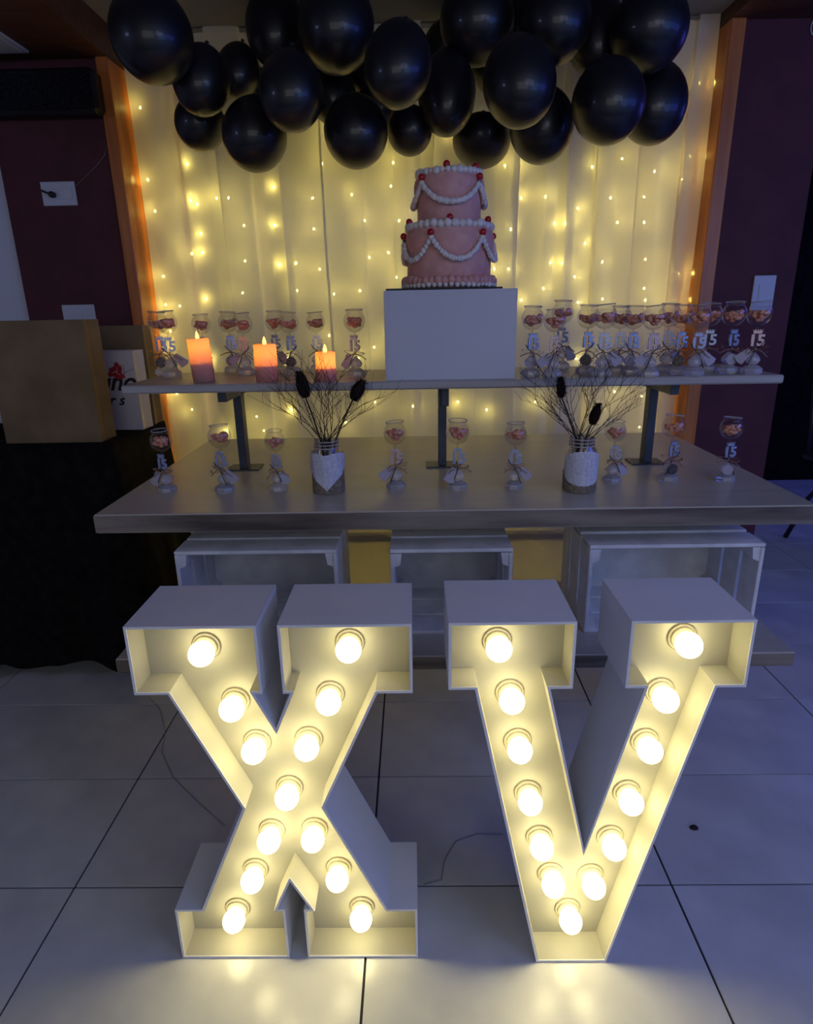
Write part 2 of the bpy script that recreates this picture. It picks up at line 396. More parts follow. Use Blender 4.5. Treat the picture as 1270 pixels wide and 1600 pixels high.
# ------------------------------------------------------------------ raised shelf standing on the table
SH = thing('raised_shelf', 'raised wooden display shelf on three steel posts standing on the tabletop', 'shelf', (.085, 1.69, .78))
MB().box(-.79, .79, -.16, .16, .235, .255, bev=.0035).obj('shelf_board', 'shelf_wood', SH)
for x in (-.563, -.010, .555):
    MB().box(x-.011, x+.011, .02, .055, .004, .235, bev=.001).obj('post', 'steel', SH)
    MB().box(x-.011, x+.011, -.112, .13, .206, .235, bev=.001).obj('bracket_arm', 'steel', SH) if abs(x) > .1 else MB().box(x-.004, x+.016, .0, .02, .17, .235, bev=.001).obj('bracket_arm', 'steel', SH)
    pl = MB().box(x-.045, x+.045, .005, .075, 0, .004, bev=.001).obj('base_plate', 'steel', SH)

# ------------------------------------------------------------------ cake and its box
bx = thing('white_box', 'plain white box on the raised shelf carrying the cake', 'box', (.0865, 1.69, 1.035))
MB().box(-.1545, .1545, -.145, .145, 0, .205, bev=.001).obj('box_body', 'box', bx)
MB().box(-.150, .1545, -.1458, -.145, .197, .2045).obj('lid_flap', 'box', bx)
cbd = MB().box(-.135, .135, -.135, .135, 0, .004, bev=.001).obj('cake_board', 'dark_board', None, (.072, 1.685, 1.2402), label='thin black square board under the pink cake', category='cake board')
CK = thing('tiered_cake', 'two-tier pink cake with white piped swags and red cherries', 'cake', (.090, 1.685, 1.2442))
def rings(n, r, z, br, seed=0, sc=(1, 1, 1), jit=.15, phase=0):
    b = MB(); rr = random.Random(seed)
    for i in range(n):
        a = 2*PI*(i+phase)/n; q = br*(1+rr.uniform(-jit, jit))
        b.ball((r*math.cos(a), r*math.sin(a), z+rr.uniform(-1, 1)*br*.15), q, 7, 5, sc)
    return b
def tier(r, z0, z1): return MB().lathe([(r*.97, z0), (r, z0+.004), (r, z1-.006), (r-.004, z1-.001), (r-.02, z1), (.001, z1)], 48)
tier(.103, 0, .139).obj('lower_tier', 'pink', CK)
tier(.0765, .139, .256).obj('upper_tier', 'pink', CK)
rings(44, .109, .017, .0105, 1, (1, 1, 1.15)).obj('base_border', 'pink', CK)
rings(52, .113, .0078, .0062, 2).obj('base_beads', 'white_icing', CK)
rings(38, .100, .141, .0092, 3, (1, 1, 1), .25).obj('piped_border', 'white_icing', CK)
rings(34, .0735, .257, .0082, 4, (1, 1, 1), .25).obj('piped_border', 'white_icing', CK)
def swags(R, zt, drop, angs, name='swag'):
    for a0, a1 in zip(angs, angs[1:]+[angs[0]+360]):
        b = MB(); lobe = MB(); n = int((a1-a0)/3.2)
        for i in range(n+1):
            u = i/n; a = math.radians(a0+(a1-a0)*u-90); z = zt-drop*(1-(2*u-1)**4)**.8*(.35+.65*math.sin(PI*u)) if 0 < u < 1 else zt
            rr = R+.007+.004*math.sin(PI*u)
            b.ball((rr*math.cos(a), rr*math.sin(a), z), .0056+.0007*((i*7) % 3), 6, 5, (1, 1, 1.1))
        b.obj(name, 'white_icing', CK)
        # padded pink drape above each swag
        vs = []; fs = []; nu = 14; nv = 5
        for j in range(nv+1):
            for i in range(nu+1):
                u = .03+.94*i/nu; a = math.radians(a0+(a1-a0)*u-90)
                zl = zt-drop*(1-(2*u-1)**4)**.8*(.35+.65*math.sin(PI*u)); zz = zt+.012+(zl-zt-.012)*j/nv
                rr = R+.0075*math.sin(PI*min(1, (j+.6)/(nv+.6))**.7)*math.sin(PI*u)**.4+.0005
                vs.append((rr*math.cos(a), rr*math.sin(a), zz))
        for j in range(nv):
            for i in range(nu):
                q = j*(nu+1)+i; fs.append([q, q+1, q+nu+2, q+nu+1])
        MB().add(vs, fs, True).obj('drape', 'pink', CK)
LA = [-82, -25, 42, 100, 160, 220]; UA = [-52, 54, 140, 224]
swags(.103, .112, .048, LA); swags(.0765, .232, .044, UA)
def cherry(a, R, z):
    a = math.radians(a-90)
    MB().ball((R*math.cos(a), R*math.sin(a), z), .0082, 10, 8).obj('cherry', 'cherry', CK)
for a in LA: cherry(a, .112, .122)
for a in UA: cherry(a, .0845, .244)
for a in (-78, -2, 66, 150, 210): cherry(a, .099, .153)
for a in (-8, 62, 170, 225): cherry(a, .068, .268)

# ------------------------------------------------------------------ balloons
BM = MB()
prof = []
for i in range(25):
    u = i/24; th = PI*u
    z = -math.cos(th); r = math.sin(th)*(1-.07*max(0, z)**1.3)
    if z > .85: z = z+(z-.85)*.5
    prof.append((max(.0008, r), z))
bal_me = MB().lathe(prof, 32, None, True, (False, False)).mesh('balloon'); bal_me.materials.append(M['balloon'])
knot_me = MB().lathe([(.03, 1.10), (.045, 1.14), (.03, 1.18), (.06, 1.23), (.075, 1.27), (.002, 1.26)], 12).mesh('knot'); knot_me.materials.append(M['balloon'])
BL = [ # px, py, rx, ry, Y, tilt, where
 (237,55,63,74,1.86,-.30,'big black balloon at the far left top end of the garland'),
 (315,125,44,57,1.98,0,'black balloon just below right of the far-left top balloon'),
 (313,192,39,43,2.12,0,'black balloon lowest at the left end of the garland'),
 (372,112,34,46,2.2,0,'small black balloon deep between the left clusters of the garland'),
 (398,210,50,57,2.0,.05,'black balloon hanging lowest, left of centre, beside the leftmost low one'),
 (430,42,46,66,2.18,0,'black balloon at the top, left of the widest top balloon'),
 (455,142,50,63,1.84,0,'black balloon in front row above the low left balloons'),
 (525,38,60,74,2.02,0,'wide black balloon at the top left of centre'),
 (520,148,36,48,2.18,0,'black balloon mostly hidden under the wide top left balloon'),
 (556,205,50,58,1.98,0,'black balloon hanging low between the cake and the left cluster'),
 (622,100,53,71,1.80,0,'black balloon standing forward above the cake, left side, with yellow sheen below'),
 (640,204,35,38,2.08,0,'small black balloon low behind the forward one, above left of the cake'),
 (590,160,34,48,2.29,0,'black balloon hidden deep behind the forward balloon left of the cake'),
 (698,145,45,71,2.04,0,'black balloon directly above the top tier of the cake'),
 (745,32,58,66,2.08,0,'black balloon at the top right of centre, above the cake'),
 (752,220,45,39,2.22,0,'small black balloon hanging lowest just above the cake, right side'),
 (775,100,38,48,2.29,0,'black balloon hidden deep behind the forward balloon right of the cake'),
 (811,127,57,74,1.80,0,'big black balloon standing forward right of the cake, with bright sheen below'),
 (846,195,50,61,2.06,.05,'black balloon hanging low, right of the cake'),
 (866,28,56,70,2.0,0,'black balloon at the top with a blue glint, right of centre'),
 (930,52,46,72,2.12,0,'black balloon at the top squeezed behind its two right-hand neighbours'),
 (950,158,56,67,1.86,0,'big black balloon low at the right, left one of the last low pair'),
 (985,105,44,48,2.28,0,'black balloon hidden between the upper and lower right balloons'),
 (1014,45,59,64,1.96,0,'black balloon at the top right end of the garland'),
 (480,108,42,50,2.30,0,'black balloon hidden deepest between the two top left balloons'),
 (400,148,34,44,2.29,0,'black balloon hidden deep above the lowest left balloon'),
 (574,112,32,46,2.30,0,'black balloon hidden deep directly left of the forward balloon near the cake'),
 (698,78,38,44,2.30,0,'black balloon hidden deep above the balloon over the cake'),
 (812,44,36,46,2.30,0,'black balloon hidden deep between two top balloons right of centre'),
 (1020,160,51,67,2.1,-.06,'black balloon at the lower right end of the garland'),
]
for px, py, rx, ry, Y, tl, lab in BL:
    c = aty(px, py, Y); dep = (c-Vector((0, 0, H))).dot(F_)
    ax = rx*dep/FPX; az = ry*dep/FPX/1.04
    r0 = min(ax, az); 
    t = thing('balloon', lab, 'balloon', c, (-.45+random.uniform(-.12, .12), tl, random.uniform(-.3, .3)), 'black balloons of the garland')
    o = link('skin', bal_me, t); o.scale = (ax, ax, az)
    k = link('knot', knot_me, t); k.scale = (ax, ax, az)

# ------------------------------------------------------------------ favour goblets
def text_mesh(body, size, depth, bevel=0, shear=0):
    cu = bpy.data.curves.new('text', 'FONT'); cu.body = body; cu.size = size; cu.extrude = depth; cu.align_x = 'CENTER'
    cu.bevel_depth = bevel; cu.resolution_u = 3; cu.shear = shear; cu.offset = size*.02
    ob = bpy.data.objects.new('text', cu); C.objects.link(ob)
    dg = bpy.context.evaluated_depsgraph_get(); me = bpy.data.meshes.new_from_object(ob.evaluated_get(dg))
    bpy.data.objects.remove(ob); bpy.data.curves.remove(cu)
    me.transform(Matrix.Rotation(PI/2, 4, 'X')); return me
num_me = text_mesh('15', .036, .002, .0006)
def crown():
    b = MB(); n = 5; w = .011; vs = []
    poly = [(-w*.8, 0), (w*.8, 0)]
    for i in range(n):
        x = w*(1-2*i/(n-1)); poly.append((x, .010 if i % 2 == 0 else .010))
        if i < n-1: poly.append((x-w/(n-1), .004))
    return b.prism(poly, -.002, .002)
def bow(seed):
    r = random.Random(seed); b = MB()
    for s in (-1, 1):
        for k in range(2):
            L = r.uniform(.018, .028); up = r.uniform(-.004, .010)-k*.005; pts = []
            for i in range(11):
                a = PI*i/10; pts.append((s*L*math.sin(a)**.8, -.006-.004*k, up*math.sin(a)+.004*math.cos(a)*(1+k*.5)))
            vs = []; fs = []
            for p in pts:
                vs += [(p[0], p[1]-.0035, p[2]), (p[0], p[1]+.0035, p[2])]
            for i in range(10): fs.append([2*i, 2*i+1, 2*i+3, 2*i+2])
            b.add(vs, fs, True)
        L = r.uniform(.02, .032); e = r.uniform(-.022, -.008)
        b.tube([(0, -.007, 0), (s*L*.5, -.010, e*.3), (s*L, -.009, e)], .0013, 4)
    b.ball((0, -.008, 0), .0032, 6, 5)
    return b
goblets = []
def make_goblet(var):
    t = thing('favour_goblet', 'x', 'glass')
    # eight lobed cut base
    b = MB(); vs = []; n = 8
    for r, z in ((.021, 0), (.0255, .004), (.0235, .013), (.013, .020)):
        for i in range(n): a = 2*PI*(i+.5*var)/n; vs.append((r*math.cos(a), r*math.sin(a), z))
    fs = [list(range(n))[::-1], [3*n+i for i in range(n)]]
    for j in range(3):
        for i in range(n): k = (i+1) % n; fs.append([j*n+i, j*n+k, (j+1)*n+k, (j+1)*n+i])
    b.add(vs, fs); b.obj('base', 'crystal', t)
    MB().lathe([(.004, .0201), (.012, .024), (.0165, .031), (.0145, .038), (.008, .045), (.0032, .050)], 10, None, False).obj('crystal_drop', 'crystal', t, label='faceted clear drop above the base')
    MB().lathe([(.0030, .0502), (.0024, .07), (.0022, .100), (.003, .1085)], 8).obj('stem', 'thin_glass', t)
    p = [(.003, .1088)]
    for i in range(1, 13):
        a = PI*(.06+.70*i/12); p.append((.0275*math.sin(a), .137-.0285*math.cos(a)))
    p.append((.0205, .1595)); p.append((.0215, .1640))
    MB().lathe(p, 20, None, True, (True, False)).obj('bowl', 'thin_glass', t)
    ring = [(.0213*math.cos(2*PI*i/20), .0213*math.sin(2*PI*i/20), .1642+.0018*math.sin(2*PI*i/20+var*2)) for i in range(20)]
    MB().tube(ring, .0009, 5, True).obj('rim', 'rim', t)
    pb = MB(); r = random.Random(var)
    for i in range(34):
        a = r.uniform(0, 6.28); q = .0175*math.sqrt(r.random()); z = .1195+.55*q+r.uniform(0, .015)
        pb.ball((q*math.cos(a), q*math.sin(a), z), r.uniform(.0055, .0075), 6, 4, (1, 1, .75))
    pb.obj('petals', 'petal', t, label='pink petals in the bowl')
    nm = num_me.copy(); nm.materials.clear(); nm.materials.append(M['number_pink'] if var % 5 == 4 else M['number'])
    o = link('number', nm, t, (.001*(var % 3-1), -.009, .0655), (0, 0, (var % 3-1)*.35))
    o['label'] = 'glittering number 15 with a small crown'
    cr = crown().obj('crown', 'number_pink' if var % 5 == 4 else 'number', o, (0, 0, .0275))
    bow(var).obj('bow', 'ribbon', t, (0, -.004, .058), label='taupe ribbon bow')
    s = 1 if var % 2 else -1; sh = var % 3
    if sh < 2:
        w_ = .013; q = MB().prism([(-w_*.5, 0), (w_*.5, 0), (w_, -.034), (w_*.3, -.038), (-w_, -.034)], -.0006, .0006)
        o = q.obj('tag', 'tag', t, (s*.012, -.012, .056)); o.rotation_euler = (-.25, -s*.75 if sh else s*-.35, s*.3)
    else:
        q = MB().lathe([(.0001, -.001), (.0125, -.001), (.0135, 0), (.0125, .001), (.0001, .001)], 18, Matrix.Rotation(PI/2, 4, 'X'), False)
        o = q.obj('medallion', 'medallion' if var % 2 == 0 else 'tag', t, (-.002, -.021, .034))
    MB().tube([(-.001, -.012, .058), (s*.004, -.016, .050), (s*.010, -.0185, .036), (s*.016, -.018, .020)], .0011, 5).obj('cord', 'cord', t)
    MB().tube([(.0, -.011, .058), (-s*.010, -.012, .066), (-s*.016, -.012, .076)], .0011, 5).obj('cord', 'cord', t)
    return t
M['rim'] = mat('glass_rim', (.45, .42, .42), .2, spec=.8)
variants = [make_goblet(i) for i in range(6)]
used = set()
def goblet(x, y, z, lab, group, sc=1.0, i=0):
    v = i % 6
    if v in used: t = copy_tree(variants[v])
    else: t = variants[v]; used.add(v)
    t.location = (x, y, z); t.scale = (sc, sc, sc); t['label'] = lab; t['group'] = group
    t.rotation_euler = (0, 0, random.uniform(-.25, .25))
TG = [(-.612,1.497,.93,'party goblet with petals at the left corner of the tabletop'),
 (-.467,1.490,1,'party goblet on the tabletop by the left steel post, second from the left'),
 (-.337,1.495,.90,'party goblet on the tabletop immediately left of the jar with the pointed cloth'),
 (-.048,1.497,1,'party goblet on the tabletop left of the middle steel post'),
 (.101,1.483,1.02,'party goblet on the tabletop immediately right of the middle steel post'),
 (.238,1.482,.97,'party goblet on the tabletop left of the jar with the round cloth'),
 (.487,1.527,.93,'party goblet on the tabletop immediately right of the jar with the round cloth'),
 (.628,1.532,1,'party goblet on the tabletop before the right steel post with dark medallion'),
 (.764,1.524,.96,'party goblet at the right end of the tabletop against the maroon wall')]
for i, (x, y, sc, lab) in enumerate(TG): goblet(x, y, .78, lab, 'party goblets in a row on the tabletop', sc, (0, 1, 3, 4, 0, 1, 3, 2, 5)[i])
SG = [(-.700,1.800,1.02,'party goblet at the left end of the shelf, rear one of the pair'),
 (-.654,1.740,1.03,'party goblet near the left end of the shelf, front one of the pair'),
 (-.592,1.835,.97,'party goblet on the shelf right behind the tallest flameless candle'),
 (-.516,1.835,1,'party goblet on the shelf between the first two candles, rear left one'),
 (-.460,1.769,.98,'party goblet on the shelf between the first two candles, front right one'),
 (-.385,1.830,1,'party goblet on the shelf between the second and third candles, rear left one'),
 (-.335,1.770,.98,'party goblet on the shelf between the second and third candles, front right one'),
 (-.272,1.830,.97,'party goblet on the shelf behind the shortest candle'),
 (-.149,1.666,1,'lone party goblet on the shelf directly left of the white cake box'),
 (.288,1.600,1,'party goblet on the shelf directly right of the white cake box'),
 (.335,1.570,.96,'party goblet second to the right of the white cake box, at the shelf front'),
 (.400,1.780,1.08,'party goblet at the back of the shelf right of the cake box, standing highest'),
 (.434,1.645,1,'party goblet on the shelf, rear one of the second cluster right of the box'),
 (.452,1.565,1.01,'party goblet on the shelf, front one of the second cluster right of the box'),
 (.515,1.650,.98,'party goblet on the shelf, rear left one of the middle cluster at right'),
 (.536,1.612,.98,'party goblet on the shelf, centre one of the middle cluster at right'),
 (.560,1.545,.98,'party goblet on the shelf, front one of the middle cluster at right'),
 (.636,1.650,1,'party goblet on the shelf above the right steel post, rear one of three'),
 (.644,1.590,.98,'party goblet on the shelf above the right steel post, middle one of three'),
 (.665,1.545,.98,'party goblet on the shelf above the right steel post, front one of three'),
 (.735,1.646,1,'party goblet on the shelf before the orange frame post, third from the right end'),
 (.768,1.595,1.01,'party goblet on the shelf, second from the right end'),
 (.815,1.570,1.01,'party goblet at the right end of the shelf before the maroon wall')]
for i, (x, y, sc, lab) in enumerate(SG): goblet(x, y, 1.035, lab, 'party goblets crowded on the raised shelf', sc, i*5+2)

# ------------------------------------------------------------------ flameless candles
def candle(x, y, h, r, tilt, lab):
    t = thing('flameless_candle', lab, 'candle', (x, y, 1.035), (0, tilt, 0), 'flameless candles on the shelf')
    n = 24; prof = [(r, 0), (r*1.01, h*.5), (r*.99, h-.003), (r*.93, h-.001), (r*.55, h-.006), (.003, h-.009)]
    MB().lathe(prof, n, None, True, (True, False)).obj('wax_body', 'wax', t)
    MB().lathe([(r*.9, .001), (r*.92, h*.30), (r*.90, h*.46), (.001, h*.50)], n).obj('candle_core', 'plastic', t)
    MB().lathe([(.001, h-.008), (.0045, h-.001), (.005, h+.004), (.0032, h+.011), (.0008, h+.017)], 10).obj('flame_tip', 'flame', t)
    l = bpy.data.lights.new('candle_lamp', 'POINT'); l.energy = .13; l.color = (1, .46, .03); l.shadow_soft_size = .006
    o = bpy.data.objects.new('candle_lamp', l); C.objects.link(o); o.parent = t; o.location = (0, 0, h-.021)
candle(-.524, 1.600, .105, .0265, -.05, 'tallest flameless candle, glowing orange, leftmost of the three on the shelf')
candle(-.361, 1.578, .090, .0275, 0, 'middle flameless candle glowing orange on the shelf')
candle(-.214, 1.568, .070, .0245, 0, 'shortest flameless candle with wax drips, nearest the white cake box')

# ------------------------------------------------------------------ jars with dried stems
def jar(x, y, kind, lab, clab):
    t = thing('mason_jar', lab, 'jar', (x, y, .78), group='cloth-wrapped jars on the tabletop')
    MB().lathe([(.030, .0), (.036, .004), (.0375, .015), (.0375, .085), (.035, .098), (.029, .106), (.029, .126), (.030, .127), (.0275, .127), (.0270, .108), (.033, .097), (.0355, .085), (.0355, .016), (.029, .006)], 28, None, True, (True, True)).obj('glass_body', 'thin_glass', t)
    for z in (.109, .117, .125):
        MB().tube([(.0295*math.cos(2*PI*i/24), .0295*math.sin(2*PI*i/24), z) for i in range(24)], .0012, 5, True).obj('screw_thread', 'rim', t)
    MB().lathe([(.0385, .001), (.0392, .006), (.0392, .048), (.0385, .049)], 28, None, True, (False, False)).obj('burlap_band', 'burlap', t)
    # cloth patch wrapped on the front of the jar
    vs = []; fs = []; nu, nv = 24, 16
    for j in range(nv+1):
        v = j/nv
        for i in range(nu+1):
            u = -1+2*i/nu
            if kind == 'point':
                a = u*2.1; zt = .098-.002*math.cos(u*9); zb = .010+.048*min(1, abs(u)*1.5)**.9
            else:
                zc = .060; half = .041+.001*math.cos(u*30); a = u*1.45
                s_ = math.sqrt(max(0, 1-u*u)); zt = zc+half*s_**.8; zb = zc-half*s_**.8
            rr = .0405+.0012*math.sin(u*16+v*3)*(1 if kind == 'point' else .2)
            z = zb+(zt-zb)*v
            if z > .09: rr -= (z-.09)*.3
            vs.append((rr*math.sin(a), -rr*math.cos(a), z))
    for j in range(nv):
        for i in range(nu):
            q = j*(nu+1)+i; fs.append([q, q+1, q+nu+2, q+nu+1])
    MB().add(vs, fs, True).obj('cloth_patch', 'lace', t, label=clab)
    return t
jar(-.211, 1.483, 'point', 'glass jar wrapped in burlap and pleated pale cloth ending in a point', 'pale cloth ending in a point')
jar(.390, 1.462, 'round', 'glass jar wrapped in burlap with a round pale cloth patch', 'round pale cloth patch')
def grow(b, p, d, L, r, depth, rr):
    n = 5; pts = [p.copy()]
    for i in range(n):
        d = (d+Vector((rr.uniform(-.16, .16), rr.uniform(-.1, .1), rr.uniform(-.05, .12)))).normalized()
        if p.y > .012: d.y = -abs(d.y)-.1
        p = p+d*L/n; pts.append(p.copy())
        if depth > 0 and i >= 1 and rr.random() < .75:
            side = rr.choice((-1, 1))
            nd_ = (d+Vector((side*rr.uniform(.3, .8), rr.uniform(-.3, .3), rr.uniform(-.1, .25)))).normalized()
            grow(b, p.copy(), nd_, L*rr.uniform(.35, .6), r*.7, depth-1, rr)
    b.tube(pts, r, 4, False, r*.45)
def bouquet(x, y, seed, spreads, heads, lab, cat='dried stems'):
    t = thing('dried_bouquet', lab, cat, (x, y, .80))
    rr = random.Random(seed)
    for (sx, L) in spreads:
        b = MB(); p0 = Vector((rr.uniform(-.014, .014), rr.uniform(-.012, .012), 0))
        d = Vector((sx*.35, rr.uniform(-.1, .12), 1)).normalized()
        p1 = p0+Vector((sx*.010, 0, .105)); b.tube([p0, p1], .0009, 4)
        d = Vector((sx, rr.uniform(-.2, .2), 1)).normalized()
        grow(b, p1, d, L, .0009, 2, rr); b.obj('twig', 'twig', t)
    for (hx, hz, hl, hr, tilt) in heads:
        hd = thing_part('teasel', t)
        base = Vector((hx-math.sin(tilt)*hl*.5, 0, hz-math.cos(tilt)*hl*.5))
        MB().tube([(hx*.10, 0, 0), (hx*.25, 0, .10), base*.6+Vector((hx*.1, 0, .045)), base], .0024, 6, False, .0018).obj('stalk', 'twig', t)
        ax = Vector((math.sin(tilt), 0, math.cos(tilt))); q = Vector((0, 0, 1)).rotation_difference(ax)
        b = MB(); pr = []
        for i in range(9):
            u = i/8; pr.append((max(.0005, hr*.85*math.sin(PI*(.08+.88*u))**.6*(1-.2*u)), (u-.5)*hl))
        xf = Matrix.Translation((hx, 0, hz)) @ q.to_matrix().to_4x4()
        b.lathe(pr, 12, xf)
        for k in range(300):
            u = rr.uniform(.03, 1); a = rr.uniform(0, 2*PI); r0 = hr*math.sin(PI*(.08+.88*u))**.6*(1-.2*u)*.75
            c = Vector((r0*math.cos(a), r0*math.sin(a), (u-.5)*hl)); n_ = Vector((math.cos(a), math.sin(a), -.2+.9*u)).normalized()
            tng = Vector((-math.sin(a), math.cos(a), 0))*.0017
            b.add([c-tng, c+tng, c+n_*rr.uniform(.008, .0125)], [[0, 1, 2]], False, xf)
        b.obj('teasel_head', 'teasel', t)
        bpy.data.objects.remove(hd)
def thing_part(n, t):
    o = bpy.data.objects.new(n, None); return o
bouquet(-.211, 1.483, 5, [(-1.1, .12), (-.8, .13), (-.55, .14), (-.4, .14), (-.2, .13), (0, .12), (.1, .12), (.25, .14), (.5, .14), (.8, .13), (1.2, .12), (-.95, .10), (.35, .13), (-.1, .1), (-.65, .15), (.65, .12), (-.3, .14), (.15, .15), (-1.0, .14), (.9, .1)],
        [(-.048, .236, .060, .0195, -.18), (.080, .222, .052, .0190, .5)], 'dried twigs with two dark teasel heads level with each other, in left jar')
bouquet(.390, 1.462, 9, [(-1.1, .13), (-.9, .12), (-.7, .14), (-.5, .14), (-.3, .14), (.1, .12), (.5, .14), (.8, .13), (1.1, .11), (.3, .13), (-.8, .13), (-.6, .15), (-1.0, .14), (-.45, .15), (.65, .14), (.95, .1), (0, .13)],
        [(-.056, .222, .044, .0135, -.10), (.026, .160, .048, .0160, .25)], 'dried twigs with one high and one low teasel head, in right jar')

# ------------------------------------------------------------------ marquee letters
def offset(poly, d):
    n = len(poly); out = []
    area_ = sum(poly[i][0]*poly[(i+1) % n][1]-poly[(i+1) % n][0]*poly[i][1] for i in range(n))
    s = 1 if area_ > 0 else -1
    for i in range(n):
        p0, p1, p2 = Vector(poly[i-1]), Vector(poly[i]), Vector(poly[(i+1) % n])
        a = (p1-p0).normalized(); b = (p2-p1).normalized()
        n1 = Vector((-a.y, a.x))*s; n2 = Vector((-b.y, b.x))*s
        k = (n1+n2); k = k/(k.length_squared/2) if k.length > .2 else n1
        if k.length > 3: k = k.normalized()*3
        out.append(tuple(p1+k*d))
    return out
XO = [(-.473,.7215),(-.259,.7215),(-.259,.595),(-.273,.595),(-.242,.527),(-.213,.595),(-.225,.595),(-.225,.7215),(-.0095,.7215),(-.0095,.594),(-.068,.594),(-.170,.361),(-.064,.123),(-.008,.123),(-.008,0),(-.222,0),(-.222,.124),(-.209,.124),(-.243,.191),(-.272,.124),(-.258,.124),(-.258,0),(-.467,0),(-.467,.124),(-.415,.124),(-.315,.360),(-.417,.595),(-.473,.595)]
VO = [(.049,.7275),(.251,.7275),(.251,.606),(.215,.606),(.292,.274),(.368,.606),(.336,.606),(.336,.7275),(.531,.7275),(.531,.606),(.484,.606),(.352,0),(.219,0),(.092,.606),(.049,.606)]
zx = lambda a, b: (170+a/2.54, 890+b/2.54)
zv = lambda a, b: (680+a/2.442, 890+b/2.442)
XB = [(388,300),(505,515),(590,680),(957,285),(880,490),(795,668),(718,860),(648,1030),(818,1025),(583,1185),(913,1180),(512,1340),(1005,1335)]
VB = [(235,270),(283,465),(313,650),(352,845),(395,1015),(438,1155),(503,1290),(940,255),(855,460),(797,650),(728,845),(665,1015),(590,1160)]
RX = Matrix.Rotation(PI/2, 4, 'X')  # local z -> -y
sock_me = MB().lathe([(.0245, 0), (.0245, .003), (.0215, .0042), (.0205, .0042), (.0205, .0075), (.0178, .0085), (.0165, .0115), (.001, .0115)], 28, RX).mesh('socket'); sock_me.materials.append(M['socket'])
bp = [(.0150, .0110), (.0155, .015)]
for i in range(1, 12): 
    a = PI*(.26+.74*i/11); bp.append((max(.0005, .0215*math.sin(a)), .0285-.0225*math.cos(a)*(.85 if math.cos(a) > 0 else 1)))
bulb_me = MB().lathe(bp, 24, RX, True, (True, False)).mesh('bulb'); bulb_me.materials.append(M['bulb'])
def letter(name, poly, yf, bulbs, zf, lab, yb):
    xs = [p[0] for p in poly]; cx = (min(xs)+max(xs))/2
    t = thing('marquee_letter', lab, 'marquee letter', (cx, yf, 0), group='lit marquee letters on the floor')
    P = [(x-cx, max(z, .0005)) for x, z in poly]; Q = offset(P, .0045); n = len(P); D = yb-yf
    vs = [(x, 0, z) for x, z in P]+[(x, 0, z) for x, z in Q]+[(x, D, z) for x, z in P]+[(x, D, z) for x, z in Q]
    fs = []; fi = []
    for i in range(n):
        j = (i+1) % n
        fs += [[i, j, n+j, n+i], [2*n+i, 3*n+i, 3*n+j, 2*n+j], [i, 2*n+i, 2*n+j, j], [n+i, n+j, 3*n+j, 3*n+i]]
        fi.append([i, j, n+j, n+i])
    MB().add(vs, fs).obj('side_wall', 'letter', t)
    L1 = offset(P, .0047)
    MB().add([(x, .0015, z) for x, z in L1]+[(x, .0578, z) for x, z in L1], fi).obj('dimmed_inner_faces', 'dimmed_letter', t, label='inner faces, white paint darkened to balance the lit bulbs')
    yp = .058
    MB().prism(offset(P, .0048), yp, yp+.006).obj('back_panel', 'dimmed_letter', t)
    for q in bulbs:
        w_ = aty(*zf(*q), yf+yp)
        s = link('socket', sock_me, t, (w_.x-cx, yp, w_.z))
        link('bulb', bulb_me, s)
letter('X', XO, .905, XB, zx, 'large white marquee letter X with thirteen lit bulbs, standing on the floor', 1.063)
letter('V', VO, .895, VB, zv, 'large white marquee letter V with thirteen lit bulbs, standing on the floor', 1.058)

# ------------------------------------------------------------------ left: draped table, bags
TZ = .82
DT = thing('draped_table', 'table fully covered in black cloth to the left of the picnic table', 'table', (-1.665, 2.11, 0))
hw = .735; hd = .215
MB().box(-hw, hw, -hd, hd, TZ-.03, TZ-.004).obj('top_board', 'dark_metal', DT)
for sx in (-1, 1):
    for sy in (-1, 1): MB().box(sx*(hw-.04)-.015, sx*(hw-.04)+.015, sy*(hd-.04)-.015, sy*(hd-.04)+.015, 0, TZ-.03).obj('leg', 'dark_metal', DT)
vs = []; fs = []; per = []
N = 260
def rect_pt(u, ex):
    X = hw+ex; Y = hd+ex; Lt = 4*(X+Y); s = u*Lt
    if s < 2*X: return (-X+s, -Y, (0, -1))
    s -= 2*X
    if s < 2*Y: return (X, -Y+s, (1, 0))
    s -= 2*Y
    if s < 2*X: return (X-s, Y, (0, 1))
    s -= 2*X; return (-X, Y-s, (-1, 0))
rows = 9
for j in range(rows+1):
    v = j/rows
    for i in range(N):
        x, y, nn = rect_pt(i/N, .003)
        wv = (.012*math.sin(i*.55)+.008*math.sin(i*.23+1))*v+(.022 if nn[0] == 0 else .075)*v*(1 if nn[1] <= 0 else 0)
        z = TZ-(TZ-.045-.03*math.sin(i*.09+.5)-.015*math.sin(i*.31))*v
        vs.append((x+nn[0]*wv, y+nn[1]*wv, z))
for j in range(rows):
    for i in range(N):
        k = (i+1) % N; fs.append([j*N+i, (j+1)*N+i, (j+1)*N+k, j*N+k])
fs.append(list(range(N)))
MB().add(vs, fs, True).obj('black_tablecloth', 'black_cloth', DT)

